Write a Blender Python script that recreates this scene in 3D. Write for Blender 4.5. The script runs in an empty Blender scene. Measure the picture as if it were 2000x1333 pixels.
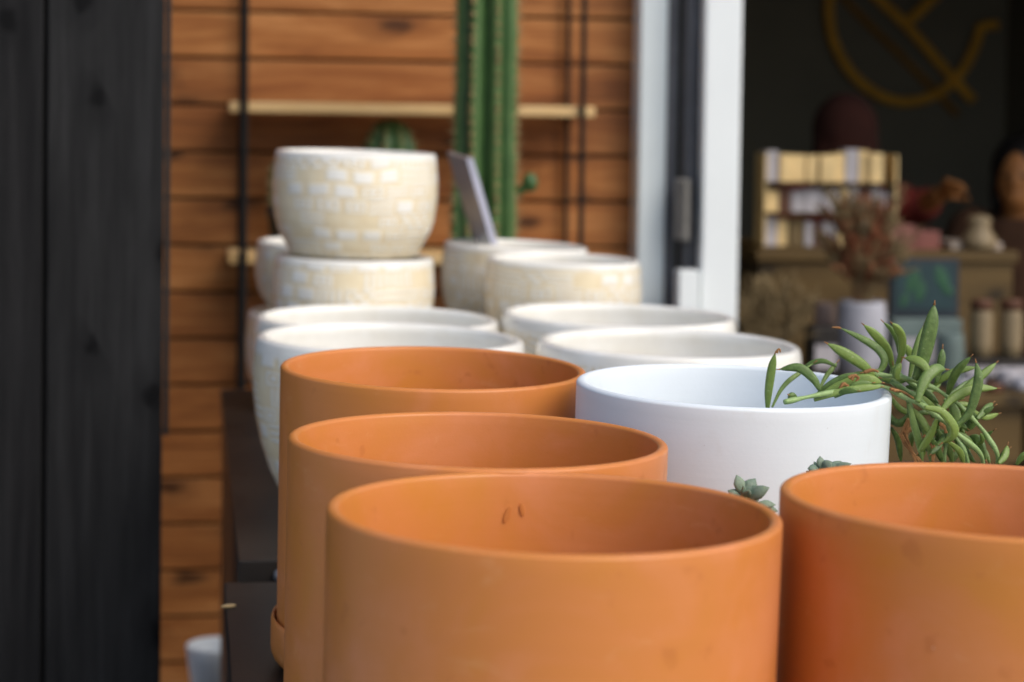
import bpy, bmesh, math, random
from mathutils import Vector, Matrix, Euler
R = math.radians
sc = bpy.context.scene
C = sc.collection
# ---------------------------------------------------------------- camera
CAM_H = 1.35
F = 4200.0
PITCH, ROLL, SHIFT = R(2.5), R(0.8), -0.129
cam_d = bpy.data.cameras.new("camera"); cam = bpy.data.objects.new("camera", cam_d); C.objects.link(cam)
cam_d.sensor_width = 36; cam_d.lens = F/2000*36; cam_d.shift_y = SHIFT
cam_d.clip_start = 0.05; cam_d.clip_end = 500
cam_d.dof.use_dof = True; cam_d.dof.focus_distance = 1.84; cam_d.dof.aperture_fstop = 5.6
CM = Matrix.Translation((0, 0, CAM_H)) @ Euler((R(90)-PITCH, 0, 0)).to_matrix().to_4x4() @ Matrix.Rotation(ROLL, 4, 'Z')
cam.matrix_world = CM
sc.camera = cam
# ---------------------------------------------------------------- world, sun, exposure
SUN_EL, SUN_AZ = R(45), R(52)      # azimuth: clockwise from straight behind the camera toward the right
sun_dir = Vector((math.sin(SUN_AZ)*math.cos(SUN_EL), -math.cos(SUN_AZ)*math.cos(SUN_EL), math.sin(SUN_EL)))
w = bpy.data.worlds.new("World"); sc.world = w; w.use_nodes = True
nt = w.node_tree; bg = nt.nodes["Background"]
sky = nt.nodes.new("ShaderNodeTexSky"); sky.sky_type = 'NISHITA'; sky.sun_disc = False
sky.sun_elevation = SUN_EL
sky.sun_rotation = math.atan2(sun_dir.x, sun_dir.y)
sky.air_density = 1.0; sky.dust_density = 3.0; sky.ozone_density = 1.0
nt.links.new(sky.outputs[0], bg.inputs[0]); bg.inputs[1].default_value = 0.14
sd = bpy.data.lights.new("sun", 'SUN'); sd.energy = 1.25; sd.angle = R(50); sd.color = (1.0, 0.965, 0.90)
so = bpy.data.objects.new("sun", sd); C.objects.link(so)
so.rotation_euler = sun_dir.to_track_quat('Z', 'Y').to_euler()
sc.view_settings.view_transform = 'Standard'; sc.view_settings.look = 'None'
sc.view_settings.gamma = 1; sc.view_settings.exposure = 0.36
# ---------------------------------------------------------------- picture <-> place helpers
ORG = Vector((0, 0, CAM_H))
def ray(px, py):
    v = Vector(((px-1000)/F, -(py-666.5)/F + SHIFT*2000/F, -1))
    return (CM.to_3x3() @ v)
def P(px, py, Y):
    d = ray(px, py); return ORG + d*(Y/d.y)
PHI = R(8.5)
AU = Vector((math.cos(PHI), math.sin(PHI), 0)); AV = Vector((-math.sin(PHI), math.cos(PHI), 0))
def UV(u, v, z): return AU*u + AV*v + Vector((0, 0, z))
def PV(px, py, v):
    """(u, z) where the ray meets the plane v = const of the building's grid"""
    d = ray(px, py); t = v/d.dot(AV); p = ORG + d*t
    return p.dot(AU), p.z
# ---------------------------------------------------------------- object helpers
def tag(o, label=None, cat=None, group=None, kind=None):
    if label: o['label'] = label
    if cat: o['category'] = cat
    if group: o['group'] = group
    if kind: o['kind'] = kind
    return o
def obj(name, bm, mat, parent=None, smooth=True, auto=None):
    me = bpy.data.meshes.new(name); bm.normal_update(); bm.to_mesh(me); bm.free()
    if smooth:
        me.polygons.foreach_set("use_smooth", [True]*len(me.polygons))
    if auto: me.set_sharp_from_angle(angle=R(auto))
    me.materials.append(mat)
    o = bpy.data.objects.new(name, me); C.objects.link(o)
    if parent: o.parent = parent
    return o
def empty(name, loc, label, cat, group=None, rot=(0, 0, 0)):
    o = bpy.data.objects.new(name, None); C.objects.link(o)
    o.location = loc; o.rotation_euler = rot; o.empty_display_size = .05
    return tag(o, label, cat, group)
def ubox(bm, u0, u1, v0, v1, z0, z1, bev=0.0, org=(0, 0, 0)):
    """box on the building's grid"""
    org = Vector(org)
    vs = [bm.verts.new(UV(u, v, z)-org) for z in (z0, z1) for v in (v0, v1) for u in (u0, u1)]
    fs = [bm.faces.new([vs[i] for i in q]) for q in ((0, 2, 3, 1), (4, 5, 7, 6), (0, 1, 5, 4), (1, 3, 7, 5), (3, 2, 6, 7), (2, 0, 4, 6))]
    if bev > 0:
        es = list({e for f in fs for e in f.edges})
        bmesh.ops.bevel(bm, geom=es, offset=bev, segments=2, affect='EDGES', profile=.6)
def lathe(bm, prof, seg=128, cx=0, cy=0, z0=0, wob=0.0, seed=0):
    """prof: list of (r, z); uv in metres"""
    uvl = bm.loops.layers.uv.verify()
    rnd = random.Random(seed); ph = [rnd.uniform(0, 6.28) for _ in range(3)]
    rings = []
    rm = max(r for r, z in prof)
    arc = [0]
    for i in range(1, len(prof)):
        arc.append(arc[-1]+math.hypot(prof[i][0]-prof[i-1][0], prof[i][1]-prof[i-1][1]))
    for r, z in prof:
        ring = []
        for k in range(seg):
            a = 2*math.pi*k/seg + math.pi/2
            rr = r*(1+wob*(math.sin(2*a+ph[0])*.6+math.sin(3*a+ph[1])*.4))
            ring.append(bm.verts.new((cx+rr*math.cos(a), cy+rr*math.sin(a), z0+z+wob*.5*rm*math.sin(2*a+ph[2])*(z > .05))))
        rings.append(ring)
    for i in range(len(rings)-1):
        for k in range(seg):
            k2 = (k+1) % seg
            f = bm.faces.new((rings[i][k], rings[i][k2], rings[i+1][k2], rings[i+1][k]))
            us = (k, k+1, k+1, k); vs = (arc[i], arc[i], arc[i+1], arc[i+1])
            for l, uu, vv in zip(f.loops, us, vs): l[uvl].uv = (uu/seg*2*math.pi*rm, vv)
    for ring, fl in ((rings[0], True), (rings[-1], False)):
        if prof[0 if fl else -1][0] > 1e-5:
            f = bm.faces.new(ring[::-1] if fl else ring)
            for l in f.loops: l[uvl].uv = (l.vert.co.x, 0)
def catmull(pts, n=6):
    out = []
    p = [pts[0]*2-pts[1]]+pts+[pts[-1]*2-pts[-2]]
    for i in range(1, len(p)-2):
        for k in range(n):
            t = k/n
            out.append(.5*((2*p[i])+(p[i+1]-p[i-1])*t+(2*p[i-1]-5*p[i]+4*p[i+1]-p[i+2])*t*t+(3*p[i]-p[i-1]-3*p[i+1]+p[i+2])*t**3))
    out.append(pts[-1].copy()); return out
def tube(bm, pts, rad, seg=10, flat=1.0, groove=0.0, n=6):
    """rad(t) -> radius; capped"""
    c = catmull([Vector(p) for p in pts], n) if len(pts) > 2 else [Vector(pts[0]).lerp(Vector(pts[1]), i/n) for i in range(n+1)]
    rings = []; up = None
    for i, p in enumerate(c):
        d = (c[min(i+1, len(c)-1)]-c[max(i-1, 0)]).normalized()
        if up is None:
            up = Vector((0, -1, 0.2)); 
        s = d.cross(up)
        if s.length < 1e-4: s = d.cross(Vector((1, 0, 0)))
        s.normalize(); up2 = s.cross(d).normalized(); up = up2
        r = rad(i/(len(c)-1))
        ring = []
        for k in range(seg):
            a = 2*math.pi*k/seg
            g = 1-groove*max(0, math.sin(a))**6
            ring.append(bm.verts.new(p+s*(r*math.cos(a))+up2*(r*flat*math.sin(a)*g)))
        rings.append(ring)
    for i in range(len(rings)-1):
        for k in range(seg):
            bm.faces.new((rings[i][k], rings[i][(k+1) % seg], rings[i+1][(k+1) % seg], rings[i+1][k]))
    bm.faces.new(rings[0][::-1]); bm.faces.new(rings[-1])
def ellipsoid(bm, c, r, rot=None, seg=16, rings=10):
    m = Matrix.Translation(c) @ (rot or Matrix.Identity(4)) @ Matrix.Diagonal((r[0], r[1], r[2], 1))
    top = bm.verts.new(m @ Vector((0, 0, 1))); bot = bm.verts.new(m @ Vector((0, 0, -1))); rr = []
    for i in range(1, rings):
        a = math.pi*i/rings
        rr.append([bm.verts.new(m @ Vector((math.sin(a)*math.cos(2*math.pi*k/seg), math.sin(a)*math.sin(2*math.pi*k/seg), math.cos(a)))) for k in range(seg)])
    for k in range(seg):
        k2 = (k+1) % seg
        bm.faces.new((top, rr[0][k], rr[0][k2])); bm.faces.new((bot, rr[-1][k2], rr[-1][k]))
        for i in range(len(rr)-1): bm.faces.new((rr[i][k], rr[i+1][k], rr[i+1][k2], rr[i][k2]))
# ---------------------------------------------------------------- materials
class NB:
    def __init__(s, name):
        s.m = bpy.data.materials.new(name); s.m.use_nodes = True; s.t = s.m.node_tree
        s.b = s.t.nodes["Principled BSDF"]
    def n(s, typ, **kw):
        nd = s.t.nodes.new("ShaderNode"+typ)
        for k, v in kw.items():
            if k.startswith("i_"):
                nd.inputs[k[2:].replace("_", " ")].default_value = v
            else: setattr(nd, k, v)
        return nd
    def l(s, a, b): s.t.links.new(a, b)
    def ramp(s, fac, stops):
        r = s.n("ValToRGB"); e = r.color_ramp.elements
        while len(e) < len(stops): e.new(.5)
        for el, (p, c) in zip(e, stops):
            el.position = p; el.color = (*c, 1) if len(c) == 3 else c
        s.l(fac, r.inputs[0]); return r.outputs[0]
    def mix(s, fac, a, b, blend='MIX'):
        m = s.n("Mix", data_type='RGBA', blend_type=blend)
        for i, v in ((0, fac), (6, a), (7, b)):
            if hasattr(v, 'links') or isinstance(v, bpy.types.NodeSocket): s.l(v, m.inputs[i])
            else: m.inputs[i].default_value = (*v, 1) if isinstance(v, tuple) and len(v) == 3 else v
        return m.outputs[2]
    def math(s, op, a, b=0.0, clamp=False):
        m = s.n("Math", operation=op, use_clamp=clamp)
        for i, v in ((0, a), (1, b)):
            if isinstance(v, bpy.types.NodeSocket): s.l(v, m.inputs[i])
            else: m.inputs[i].default_value = v
        return m.outputs[0]
    def noise(s, vec, scale, detail=4, rough=.55, dist=0.0):
        nd = s.n("TexNoise"); nd.inputs["Scale"].default_value = scale; nd.inputs["Detail"].default_value = detail
        nd.inputs["Roughness"].default_value = rough; nd.inputs["Distortion"].default_value = dist
        s.l(vec, nd.inputs["Vector"]); return nd.outputs["Fac"]
    def mapping(s, vec, scale=(1, 1, 1), loc=(0, 0, 0), rot=(0, 0, 0)):
        m = s.n("Mapping"); m.inputs["Scale"].default_value = scale; m.inputs["Location"].default_value = loc
        m.inputs["Rotation"].default_value = rot
        s.l(vec, m.inputs["Vector"]); return m.outputs[0]
    def bump(s, h, strength=.3, dist=.002):
        b = s.n("Bump"); b.inputs["Strength"].default_value = strength; b.inputs["Distance"].default_value = dist
        s.l(h, b.inputs["Height"]); s.l(b.outputs[0], s.b.inputs["Normal"])
    def tc(s, k="Object"): return s.n("TexCoord").outputs[k]
    def fin(s, rough=.5, spec=.5, metal=0.0, col=None):
        if col is not None:
            if isinstance(col, bpy.types.NodeSocket): s.l(col, s.b.inputs["Base Color"])
            else: s.b.inputs["Base Color"].default_value = (*col, 1)
        if isinstance(rough, bpy.types.NodeSocket): s.l(rough, s.b.inputs["Roughness"])
        else: s.b.inputs["Roughness"].default_value = rough
        s.b.inputs["Specular IOR Level"].default_value = spec; s.b.inputs["Metallic"].default_value = metal
        return s.m
def simple(name, col, rough=.6, spec=.4, metal=0.0, var=.18, scale=14, bump=.15):
    b = NB(name); v = b.tc()
    f = b.noise(v, scale, 5)
    lo = tuple(c*(1-var) for c in col); hi = tuple(min(.95, c*(1+var)) for c in col)
    c = b.ramp(f, [(.3, lo), (.7, hi)])
    if bump: b.bump(b.noise(v, scale*9, 4), bump, .001)
    return b.fin(rough, spec, metal, c)
def terracotta():
    b = NB("terracotta"); v = b.tc()
    oi = b.n("ObjectInfo").outputs["Random"]
    off = b.n("VectorMath", operation='ADD'); b.l(v, off.inputs[0])
    cmb = b.n("CombineXYZ"); b.l(b.math('MULTIPLY', oi, 17.0), cmb.inputs[0]); b.l(cmb.outputs[0], off.inputs[1])
    vv = off.outputs[0]
    big = b.noise(vv, 9, 4, .6, .6)
    c = b.ramp(big, [(.32, (.585, .215, .036)), (.5, (.615, .215, .054)), (.68, (.660, .240, .090))])
    stre = b.noise(b.mapping(vv, (3, 3, 160)), 1.0, 3, .5)
    c = b.mix(b.math('MULTIPLY', stre, .22), c, (.50, .17, .035))
    # chalky scuffs and rubbed patches
    sc1 = b.noise(b.mapping(vv, (14, 14, 34)), 1.6, 6, .7, .5)
    c = b.mix(b.ramp(sc1, [(.60, (0, 0, 0)), (.76, (.26, .26, .26))]), c, (.76, .42, .20))
    # a few darker damp spots
    sp = b.noise(vv, 46, 2, .5)
    c = b.mix(b.ramp(sp, [(.66, (0, 0, 0)), (.74, (.5, .5, .5))]), c, (.48, .15, .035))
    vo = b.n("TexVoronoi"); vo.inputs["Scale"].default_value = 260; b.l(vv, vo.inputs["Vector"])
    pit = b.ramp(vo.outputs["Distance"], [(.06, (1, 1, 1)), (.13, (0, 0, 0))])
    gate = b.ramp(b.noise(vv, 60, 2), [(.58, (0, 0, 0)), (.66, (1, 1, 1))])
    pm = b.math('MULTIPLY', pit, gate)
    c = b.mix(b.math('MULTIPLY', pm, .55), c, (.38, .13, .05))
    fleck = b.n("TexVoronoi"); fleck.inputs["Scale"].default_value = 95; b.l(b.mapping(vv, (1, 1, 1), (3.1, 1.7, 9.2)), fleck.inputs["Vector"])
    fl = b.math('MULTIPLY', b.ramp(fleck.outputs["Distance"], [(.05, (1, 1, 1)), (.09, (0, 0, 0))]), b.ramp(b.noise(vv, 23, 2), [(.66, (0, 0, 0)), (.72, (1, 1, 1))]))
    c = b.mix(b.math('MULTIPLY', fl, .8), c, (.82, .62, .45))
    h = b.math('ADD', b.math('MULTIPLY', b.noise(vv, 420, 4), .5), b.math('SUBTRACT', b.math('MULTIPLY', stre, .5), pm))
    b.bump(h, .20, .0009)
    rr = b.ramp(big, [(.3, (.34, .34, .34)), (.7, (.46, .46, .46))])
    return b.fin(rr, .40, 0, c)
def glazed():
    b = NB("white_patterned_glaze"); uvn = b.n("UVMap").outputs[0]
    oi = b.n("ObjectInfo").outputs["Random"]
    cmb = b.n("CombineXYZ"); b.l(b.math('MULTIPLY', oi, 31.0), cmb.inputs[0])
    b.l(b.math('MULTIPLY', oi, 7.0), cmb.inputs[1])
    off = b.n("VectorMath", operation='ADD'); b.l(uvn, off.inputs[0]); b.l(cmb.outputs[0], off.inputs[1])
    wob = b.n("TexNoise"); wob.inputs["Scale"].default_value = 10; wob.inputs["Detail"].default_value = 2; b.l(off.outputs[0], wob.inputs["Vector"])
    wv = b.n("VectorMath", operation='SCALE'); b.l(wob.outputs["Color"], wv.inputs[0]); wv.inputs["Scale"].default_value = .018
    vv = b.n("VectorMath", operation='ADD'); b.l(off.outputs[0], vv.inputs[0]); b.l(wv.outputs[0], vv.inputs[1]); vv = vv.outputs[0]
    sep = b.n("SeparateXYZ"); b.l(vv, sep.inputs[0]); gu, gv = sep.outputs[0], sep.outputs[1]
    def cellpat(cw, ch, shift):
        row = b.math('FLOOR', b.math('DIVIDE', gv, ch))
        cu = b.math('ADD', b.math('DIVIDE', gu, cw), b.math('MULTIPLY', row, shift))
        cv = b.math('DIVIDE', gv, ch)
        fx = b.math('ABSOLUTE', b.math('SUBTRACT', b.math('FRACT', cu), .5)); fy = b.math('ABSOLUTE', b.math('SUBTRACT', b.math('FRACT', cv), .5))
        d = b.math('MAXIMUM', fx, fy)
        cb = b.n("CombineXYZ"); b.l(b.math('FLOOR', cu), cb.inputs[0]); b.l(row, cb.inputs[1])
        wn = b.n("TexWhiteNoise", noise_dimensions='2D'); b.l(cb.outputs[0], wn.inputs["Vector"])
        return d, fx, fy, wn.outputs["Value"]
    st = lambda x, e0, e1: b.ramp(x, [(e0, (0, 0, 0)), (e1, (1, 1, 1))])
    d, fx, fy, rnd_ = cellpat(.044, .0235, .37)
    nested = b.ramp(d, [(.13, (0, 0, 0)), (.16, (1, 1, 1)), (.24, (1, 1, 1)), (.27, (.1, .1, .1)), (.36, (.1, .1, .1)), (.39, (1, 1, 1))])
    block = st(d, .30, .42)
    d2, fx2, fy2, rnd2 = cellpat(.024, .0092, .41)
    small = st(d2, .22, .42)
    bars = b.ramp(b.math('FRACT', b.math('MULTIPLY', gu, 95)), [(.30, (0, 0, 0)), (.45, (1, 1, 1)), (.85, (1, 1, 1)), (.98, (0, 0, 0))])
    lns = b.ramp(b.math('FRACT', b.math('MULTIPLY', gv, 110)), [(.30, (0, 0, 0)), (.45, (1, 1, 1)), (.85, (1, 1, 1)), (.98, (0, 0, 0))])
    gt = lambda x, t: b.math('GREATER_THAN', x, t)
    pat = b.mix(gt(rnd_, .26), nested, block)
    pat = b.mix(gt(rnd_, .50), pat, small)
    pat = b.mix(gt(rnd_, .60), pat, lns)
    pat = b.mix(gt(rnd_, .76), pat, bars)
    pat = b.mix(gt(rnd_, .86), pat, (1.0, 1.0, 1.0))      # 1 = tan recess, 0 = white raised block
    thin = b.noise(vv, 60, 4, .6)
    pat = b.math('MULTIPLY', pat, b.ramp(thin, [(.25, (.7, .7, .7)), (.5, (1, 1, 1))]))
    # mask: only the outside wall carries the pattern (attribute painted by the lathe)
    at = b.n("Attribute", attribute_name="pattern").outputs["Fac"]
    pm = b.math('MULTIPLY', pat, at)
    lowz = b.n("Attribute", attribute_name="foot").outputs["Fac"]
    tan = b.ramp(b.noise(vv, 40, 3), [(.3, (.77, .64, .42)), (.7, (.82, .72, .51))])
    white = b.ramp(b.noise(vv, 22, 3), [(.3, (.79, .76, .68)), (.7, (.86, .845, .79))])
    c = b.mix(pm, white, tan)
    c = b.mix(b.math('MULTIPLY', lowz, .85), c, tan)
    h = b.math('SUBTRACT', b.math('MULTIPLY', b.noise(vv, 130, 3), .35), pm)
    b.bump(h, .55, .0014)
    return b.fin(.14, .6, 0, c)
def wood(name, lo, mid, hi, axis='u', rough=.55, island=True, knots=True, dark=.8):
    b = NB(name); v = b.mapping(b.tc(), (1, 1, 1), (0, 0, 0), (0, 0, -PHI))
    geo = b.n("NewGeometry").outputs["Random Per Island"]
    cmb = b.n("CombineXYZ"); b.l(b.math('MULTIPLY', geo, 23.0), cmb.inputs[0]); b.l(b.math('MULTIPLY', geo, 51.0), cmb.inputs[2])
    off = b.n("VectorMath", operation='ADD'); b.l(v, off.inputs[0]); b.l(cmb.outputs[0], off.inputs[1]); vv = off.outputs[0]
    s = (1.5, 8, 11) if axis == 'u' else (14, 8, 1.6)
    fine = (4, 60, 110) if axis == 'u' else (48, 60, 2.2)
    g = b.noise(b.mapping(vv, s), 1.3, 5, .6, 1.4)
    f = b.noise(b.mapping(vv, fine), 1.0, 5, .7, .3)
    c = b.ramp(b.math('ADD', b.math('MULTIPLY', g, .8 if axis == 'u' else .45), b.math('MULTIPLY', f, .42 if axis == 'u' else .75)), [(.40, lo), (.60, mid), (.80, hi)])
    if island:
        c = b.mix(.75, c, b.ramp(geo, [(0, (.62, .54, .48)), (.35, (.98, .97, .95)), (.7, (.76, .70, .66)), (1, (1.2, 1.2, 1.15))]), 'MULTIPLY')
    if knots:
        ks = (3.4, 8.5) if axis == 'u' else (9.5, 6.5)
        sx = b.n("SeparateXYZ"); b.l(vv, sx.inputs[0]); cx = b.n("CombineXYZ")
        b.l(b.math('MULTIPLY', sx.outputs[0], ks[0]), cx.inputs[0]); b.l(b.math('MULTIPLY', sx.outputs[2], ks[1]), cx.inputs[1])
        kv = b.n("TexVoronoi", voronoi_dimensions='2D'); kv.inputs["Scale"].default_value = 1.0; b.l(cx.outputs[0], kv.inputs["Vector"])
        kd = b.math('ADD', kv.outputs["Distance"], b.math('MULTIPLY', b.math('SUBTRACT', b.noise(cx.outputs[0], 4, 3), .5), .3))
        sc_ = b.n("SeparateColor"); b.l(kv.outputs["Color"], sc_.inputs[0])
        on = b.math('GREATER_THAN', sc_.outputs[0], .45 if axis == 'u' else .68)
        halo = b.math('MULTIPLY', b.ramp(kd, [(.10, (1, 1, 1)), (.42, (0, 0, 0))]), on)
        core = b.math('MULTIPLY', b.ramp(kd, [(.07, (1, 1, 1)), (.15, (0, 0, 0))]), on)
        c = b.mix(b.math('MULTIPLY', halo, dark*.55), c, tuple(x*.55 for x in lo))
        c = b.mix(b.math('MULTIPLY', core, dark), c, tuple(x*.16 for x in lo))
    b.bump(b.math('ADD', f, g), .35, .0015)
    return b.fin(rough, .3 if axis == 'u' else .12, 0, c)
M = {}
M['terra'] = terracotta()
M['glaze'] = glazed()
M['wood'] = wood("cedar_cladding", (.19, .062, .014), (.35, .132, .034), (.51, .230, .076))
M['dark_wood'] = wood("charcoal_stained_boards", (.007, .007, .0075), (.015, .015, .0155), (.025, .025, .026), axis='z', rough=.6, dark=.8)
M['shelf_wood'] = wood("pale_pine", (.50, .31, .12), (.62, .41, .18), (.70, .50, .25), knots=False, island=False)
M['counter'] = wood("oak_counter", (.075, .044, .012), (.10, .060, .017), (.13, .08, .024), island=False)
def whitepot():
    b = NB("matt_white_ceramic"); v = b.tc()
    c = b.ramp(b.noise(v, 8, 4), [(.3, (.74, .795, .82)), (.7, (.80, .85, .875))])
    st = b.noise(b.mapping(v, (4, 4, 190)), 1, 3)
    c = b.mix(b.math('MULTIPLY', st, .12), c, (.62, .64, .66))
    vo = b.n("TexVoronoi"); vo.inputs["Scale"].default_value = 120; b.l(v, vo.inputs["Vector"])
    sp = b.math('MULTIPLY', b.ramp(vo.outputs["Distance"], [(.05, (1, 1, 1)), (.10, (0, 0, 0))]), b.ramp(b.noise(v, 31, 2), [(.62, (0, 0, 0)), (.68, (1, 1, 1))]))
    c = b.mix(b.math('MULTIPLY', sp, .5), c, (.35, .33, .30))
    sm = b.ramp(b.noise(b.mapping(v, (12, 12, 6)), 1.5, 5, .65, .8), [(.60, (0, 0, 0)), (.75, (.3, .3, .3))])
    c = b.mix(sm, c, (.66, .66, .64))
    b.bump(b.math('ADD', st, b.noise(v, 300, 3)), .12, .0007)
    return b.fin(.48, .35, 0, c)
M['white_pot'] = whitepot()
M['backing'] = simple('dark_brown_backing', (.06, .024, .008), .8, .2)
M['black'] = simple("black_lacquer", (.017, .014, .012), .42, .3, 0, .25, 20, .1)
M['rope'] = simple("black_cord", (.012, .011, .010), .8, .2)
M['paving'] = simple("concrete_paving", (.36, .35, .33), .85, .2, 0, .15, 3, .3)
M['alu'] = simple("white_powder_coat", (.79, .83, .83), .35, .5, 0, .03, 4, .03)
M['alu_blue'] = simple("satin_aluminium", (.80, .87, .87), .25, .5, .0, .06, 3, .03)
M['gasket'] = simple("rubber_gasket", (.015, .015, .014), .6)
M['steel'] = simple("grey_steel", (.15, .15, .16), .45, .4, .0)
M['hinge'] = simple("worn_hinge_metal", (.22, .21, .19), .5, .4, .2)
M['room'] = simple("dark_green_grey_paint", (.19, .175, .135), .75, .25, 0, .12, 2, .05)
M['room_floor'] = simple("shop_floor", (.14, .12, .10), .5, .3)
M['gold'] = simple("brass_gold", (.85, .42, .05), .5, .4, .0)
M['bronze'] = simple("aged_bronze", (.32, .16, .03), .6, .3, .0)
M['soil'] = simple("potting_soil", (.05, .033, .022), .95, .1, 0, .5, 80, .8)
def leafmat(name, a, b_, c_, rough=.42):
    b = NB(name); v = b.tc()
    geo = b.math('FRACT', b.math('ADD', b.n("NewGeometry").outputs["Random Per Island"], b.n("ObjectInfo").outputs["Random"]))
    c = b.ramp(geo, [(0, a), (.5, b_), (1, c_)])
    c = b.mix(b.math('MULTIPLY', b.ramp(b.noise(v, 190, 5, .7), [(.4, (0, 0, 0)), (.7, (1, 1, 1))]), .45), c, tuple(min(1, x*1.7+.02) for x in b_))
    c = b.mix(b.ramp(b.noise(v, 340, 2), [(.66, (0, 0, 0)), (.72, (.5, .5, .5))]), c, (.34, .40, .20))
    b.bump(b.noise(v, 420, 4), .45, .0009)
    b.b.inputs["Subsurface Weight"].default_value = .12; b.b.inputs["Subsurface Radius"].default_value = (.004, .006, .002)
    b.b.inputs["Subsurface Scale"].default_value = .5
    return b.fin(rough, .4, 0, c)
M['leaf'] = leafmat("trailing_leaf_green", (.060, .110, .026), (.120, .190, .044), (.205, .285, .055), .42)
M['stem'] = leafmat("trailing_stem_green", (.16, .26, .09), (.21, .31, .11), (.25, .36, .13))
M['jade'] = leafmat("blue_green_succulent", (.095, .145, .10), (.15, .205, .145), (.22, .28, .19), .55)
M['dry'] = simple("dried_plant_brown", (.30, .15, .06), .8, .2, 0, .4, 90)
def cactus_mat():
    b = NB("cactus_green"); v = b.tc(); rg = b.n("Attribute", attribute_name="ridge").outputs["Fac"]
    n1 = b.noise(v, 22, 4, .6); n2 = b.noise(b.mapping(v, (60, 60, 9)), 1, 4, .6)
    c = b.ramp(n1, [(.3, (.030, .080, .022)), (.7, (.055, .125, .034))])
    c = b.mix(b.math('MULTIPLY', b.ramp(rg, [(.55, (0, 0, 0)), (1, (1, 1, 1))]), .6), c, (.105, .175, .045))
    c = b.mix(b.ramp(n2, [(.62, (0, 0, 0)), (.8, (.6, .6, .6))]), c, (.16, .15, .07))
    b.bump(n2, .3, .002)
    return b.fin(.42, .4, 0, c)
M['cactus'] = cactus_mat()
M['areole'] = simple("areole_tan", (.30, .22, .11), .85, .1)
M['acrylic'] = simple("grey_acrylic", (.30, .31, .34), .2, .6, 0, .1)
M['acrylic_lit'] = simple("lit_acrylic_edge", (.55, .56, .68), .25, .6)  # lit edge of the card: its brightness is put into the colour
# ---------------------------------------------------------------- structure
bm = bmesh.new(); bmesh.ops.create_grid(bm, x_segments=2, y_segments=2, size=60)
tag(obj("ground", bm, M['paving'], smooth=False), kind='structure')
VW = 4.98                                              # front face of the timber wall
UJ = PV(1246, 300, VW)[0]
# timber wall: horizontal boards
bw = 0.1075
root = empty("timber_wall", UV(-.6, VW, 0), "warm brown timber wall of horizontal knotty boards behind the rope shelf", "wall")
bm = bmesh.new(); rn = random.Random(4)
z_ref = PV(400, 205, VW)[1]
z = z_ref-bw*math.floor(z_ref/bw)-bw
ub = -2.6
while z < 3.2:
    cuts = [ub, UJ-.01]
    if rn.random() < .35: cuts.insert(1, rn.uniform(-1.2, -.75))
    for a, b_ in zip(cuts, cuts[1:]):
        d = rn.uniform(0, .002)
        ubox(bm, a+.0008, b_-.0008, VW+d, VW+.02, max(.002, z+.0036), z+bw-.0036, .0030, root.location)
    z += bw
obj("cladding", bm, M['wood'], root, smooth=False)
bm = bmesh.new(); ubox(bm, ub, UJ-.012, VW+.021, VW+.16, 0, 3.2, 0, root.location)
obj("backing", bm, M["backing"], root, smooth=False)
# shop shell (floor, ceiling, walls)
UR = 3.6; VB = 9.2
root = empty("shop_room", UV(2, 7, 0), "dark grey green shop interior seen through the open door", "room")
for nm, box in (("back_wall", (UJ-.1, UR, VB, VB+.1, 0, 3.0)), ("side_wall", (UJ-.15, UJ-.004, VW+.17, VB, 0, 3.0)),
                ("side_wall", (UR, UR+.1, VW, VB+.1, 0, 3.0)), ("ceiling", (UJ-.15, UR+.1, VW+.17, VB+.1, 3.0, 3.1)),
                ("lintel", (UJ-.01, UR+.3, VW, VW+.165, 2.35, 3.2))):
    bm = bmesh.new(); ubox(bm, *box, 0, root.location); obj(nm, bm, M['room'], root, smooth=False)
bm = bmesh.new(); ubox(bm, UJ-.0, UR-.002, VW+.1, VB-.002, 0.0, .012); tag(obj("shop_floor", bm, M['room_floor'], smooth=False), kind='structure')
# dark board wall at the left, nearer
VD = 3.30
ue = PV(323, 500, VD)[0]; ue2 = PV(331, 500, VD+.05)[0]
root = empty("dark_board_wall", UV(ue-.3, VD, 0), "charcoal black wall of vertical knotty boards filling the left edge", "wall")
bm = bmesh.new()
g = PV(88, 400, VD)[0]; bwid = ue-g
u = ue
while u > ue-2.2:
    ubox(bm, u-bwid+.0035, u-.0035, VD, VD+.022, .02, 2.7, .002, root.location); u -= bwid
obj("boards", bm, M['dark_wood'], root, smooth=False)
bm = bmesh.new(); ubox(bm, ue-2.2, ue-.004, VD+.0225, VD+.055, 0, 2.68, 0, root.location); obj("backing", bm, M['rope'], root, smooth=False)
zt = PV(325, 852, VD)[1]
bm = bmesh.new(); ubox(bm, ue-.002, ue+.0062, VD+.004, VD+.05, zt, 2.7, .001, root.location); obj("edge_trim", bm, M['black'], root, smooth=False)
# door frame and door
def post(name, px0, px1, v, depth, z0, z1, mat, parent, bev=.003):
    u0 = PV(px0, 300, v)[0]; u1 = PV(px1, 300, v)[0]
    bm = bmesh.new(); ubox(bm, u0, u1, v, v+depth, z0, z1, bev, parent.location)
    return obj(name, bm, mat, parent, smooth=False)
root = empty("door_frame", UV(UJ+.04, VW-.06, 0), "pale bluish aluminium door frame post at the end of the timber wall", "door frame")
post("post", 1248, 1302, VW-.08, .10, 0, 2.35, M['alu_blue'], root, .008)
post("post_side", 1303, 1321, VW-.06, .08, 0, 2.35, M['steel'], root)
post("gasket", 1322, 1339, VW-.04, .05, 0, 2.35, M['gasket'], root)
root = empty("shop_door", UV(.40, VW-.15, 0), "open white shop door leaf seen edge on beside the dark interior", "door")
post("door_stile", 1374, 1446, VW-.20, .05, .02, 2.3, M['alu'], root, .006)
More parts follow.
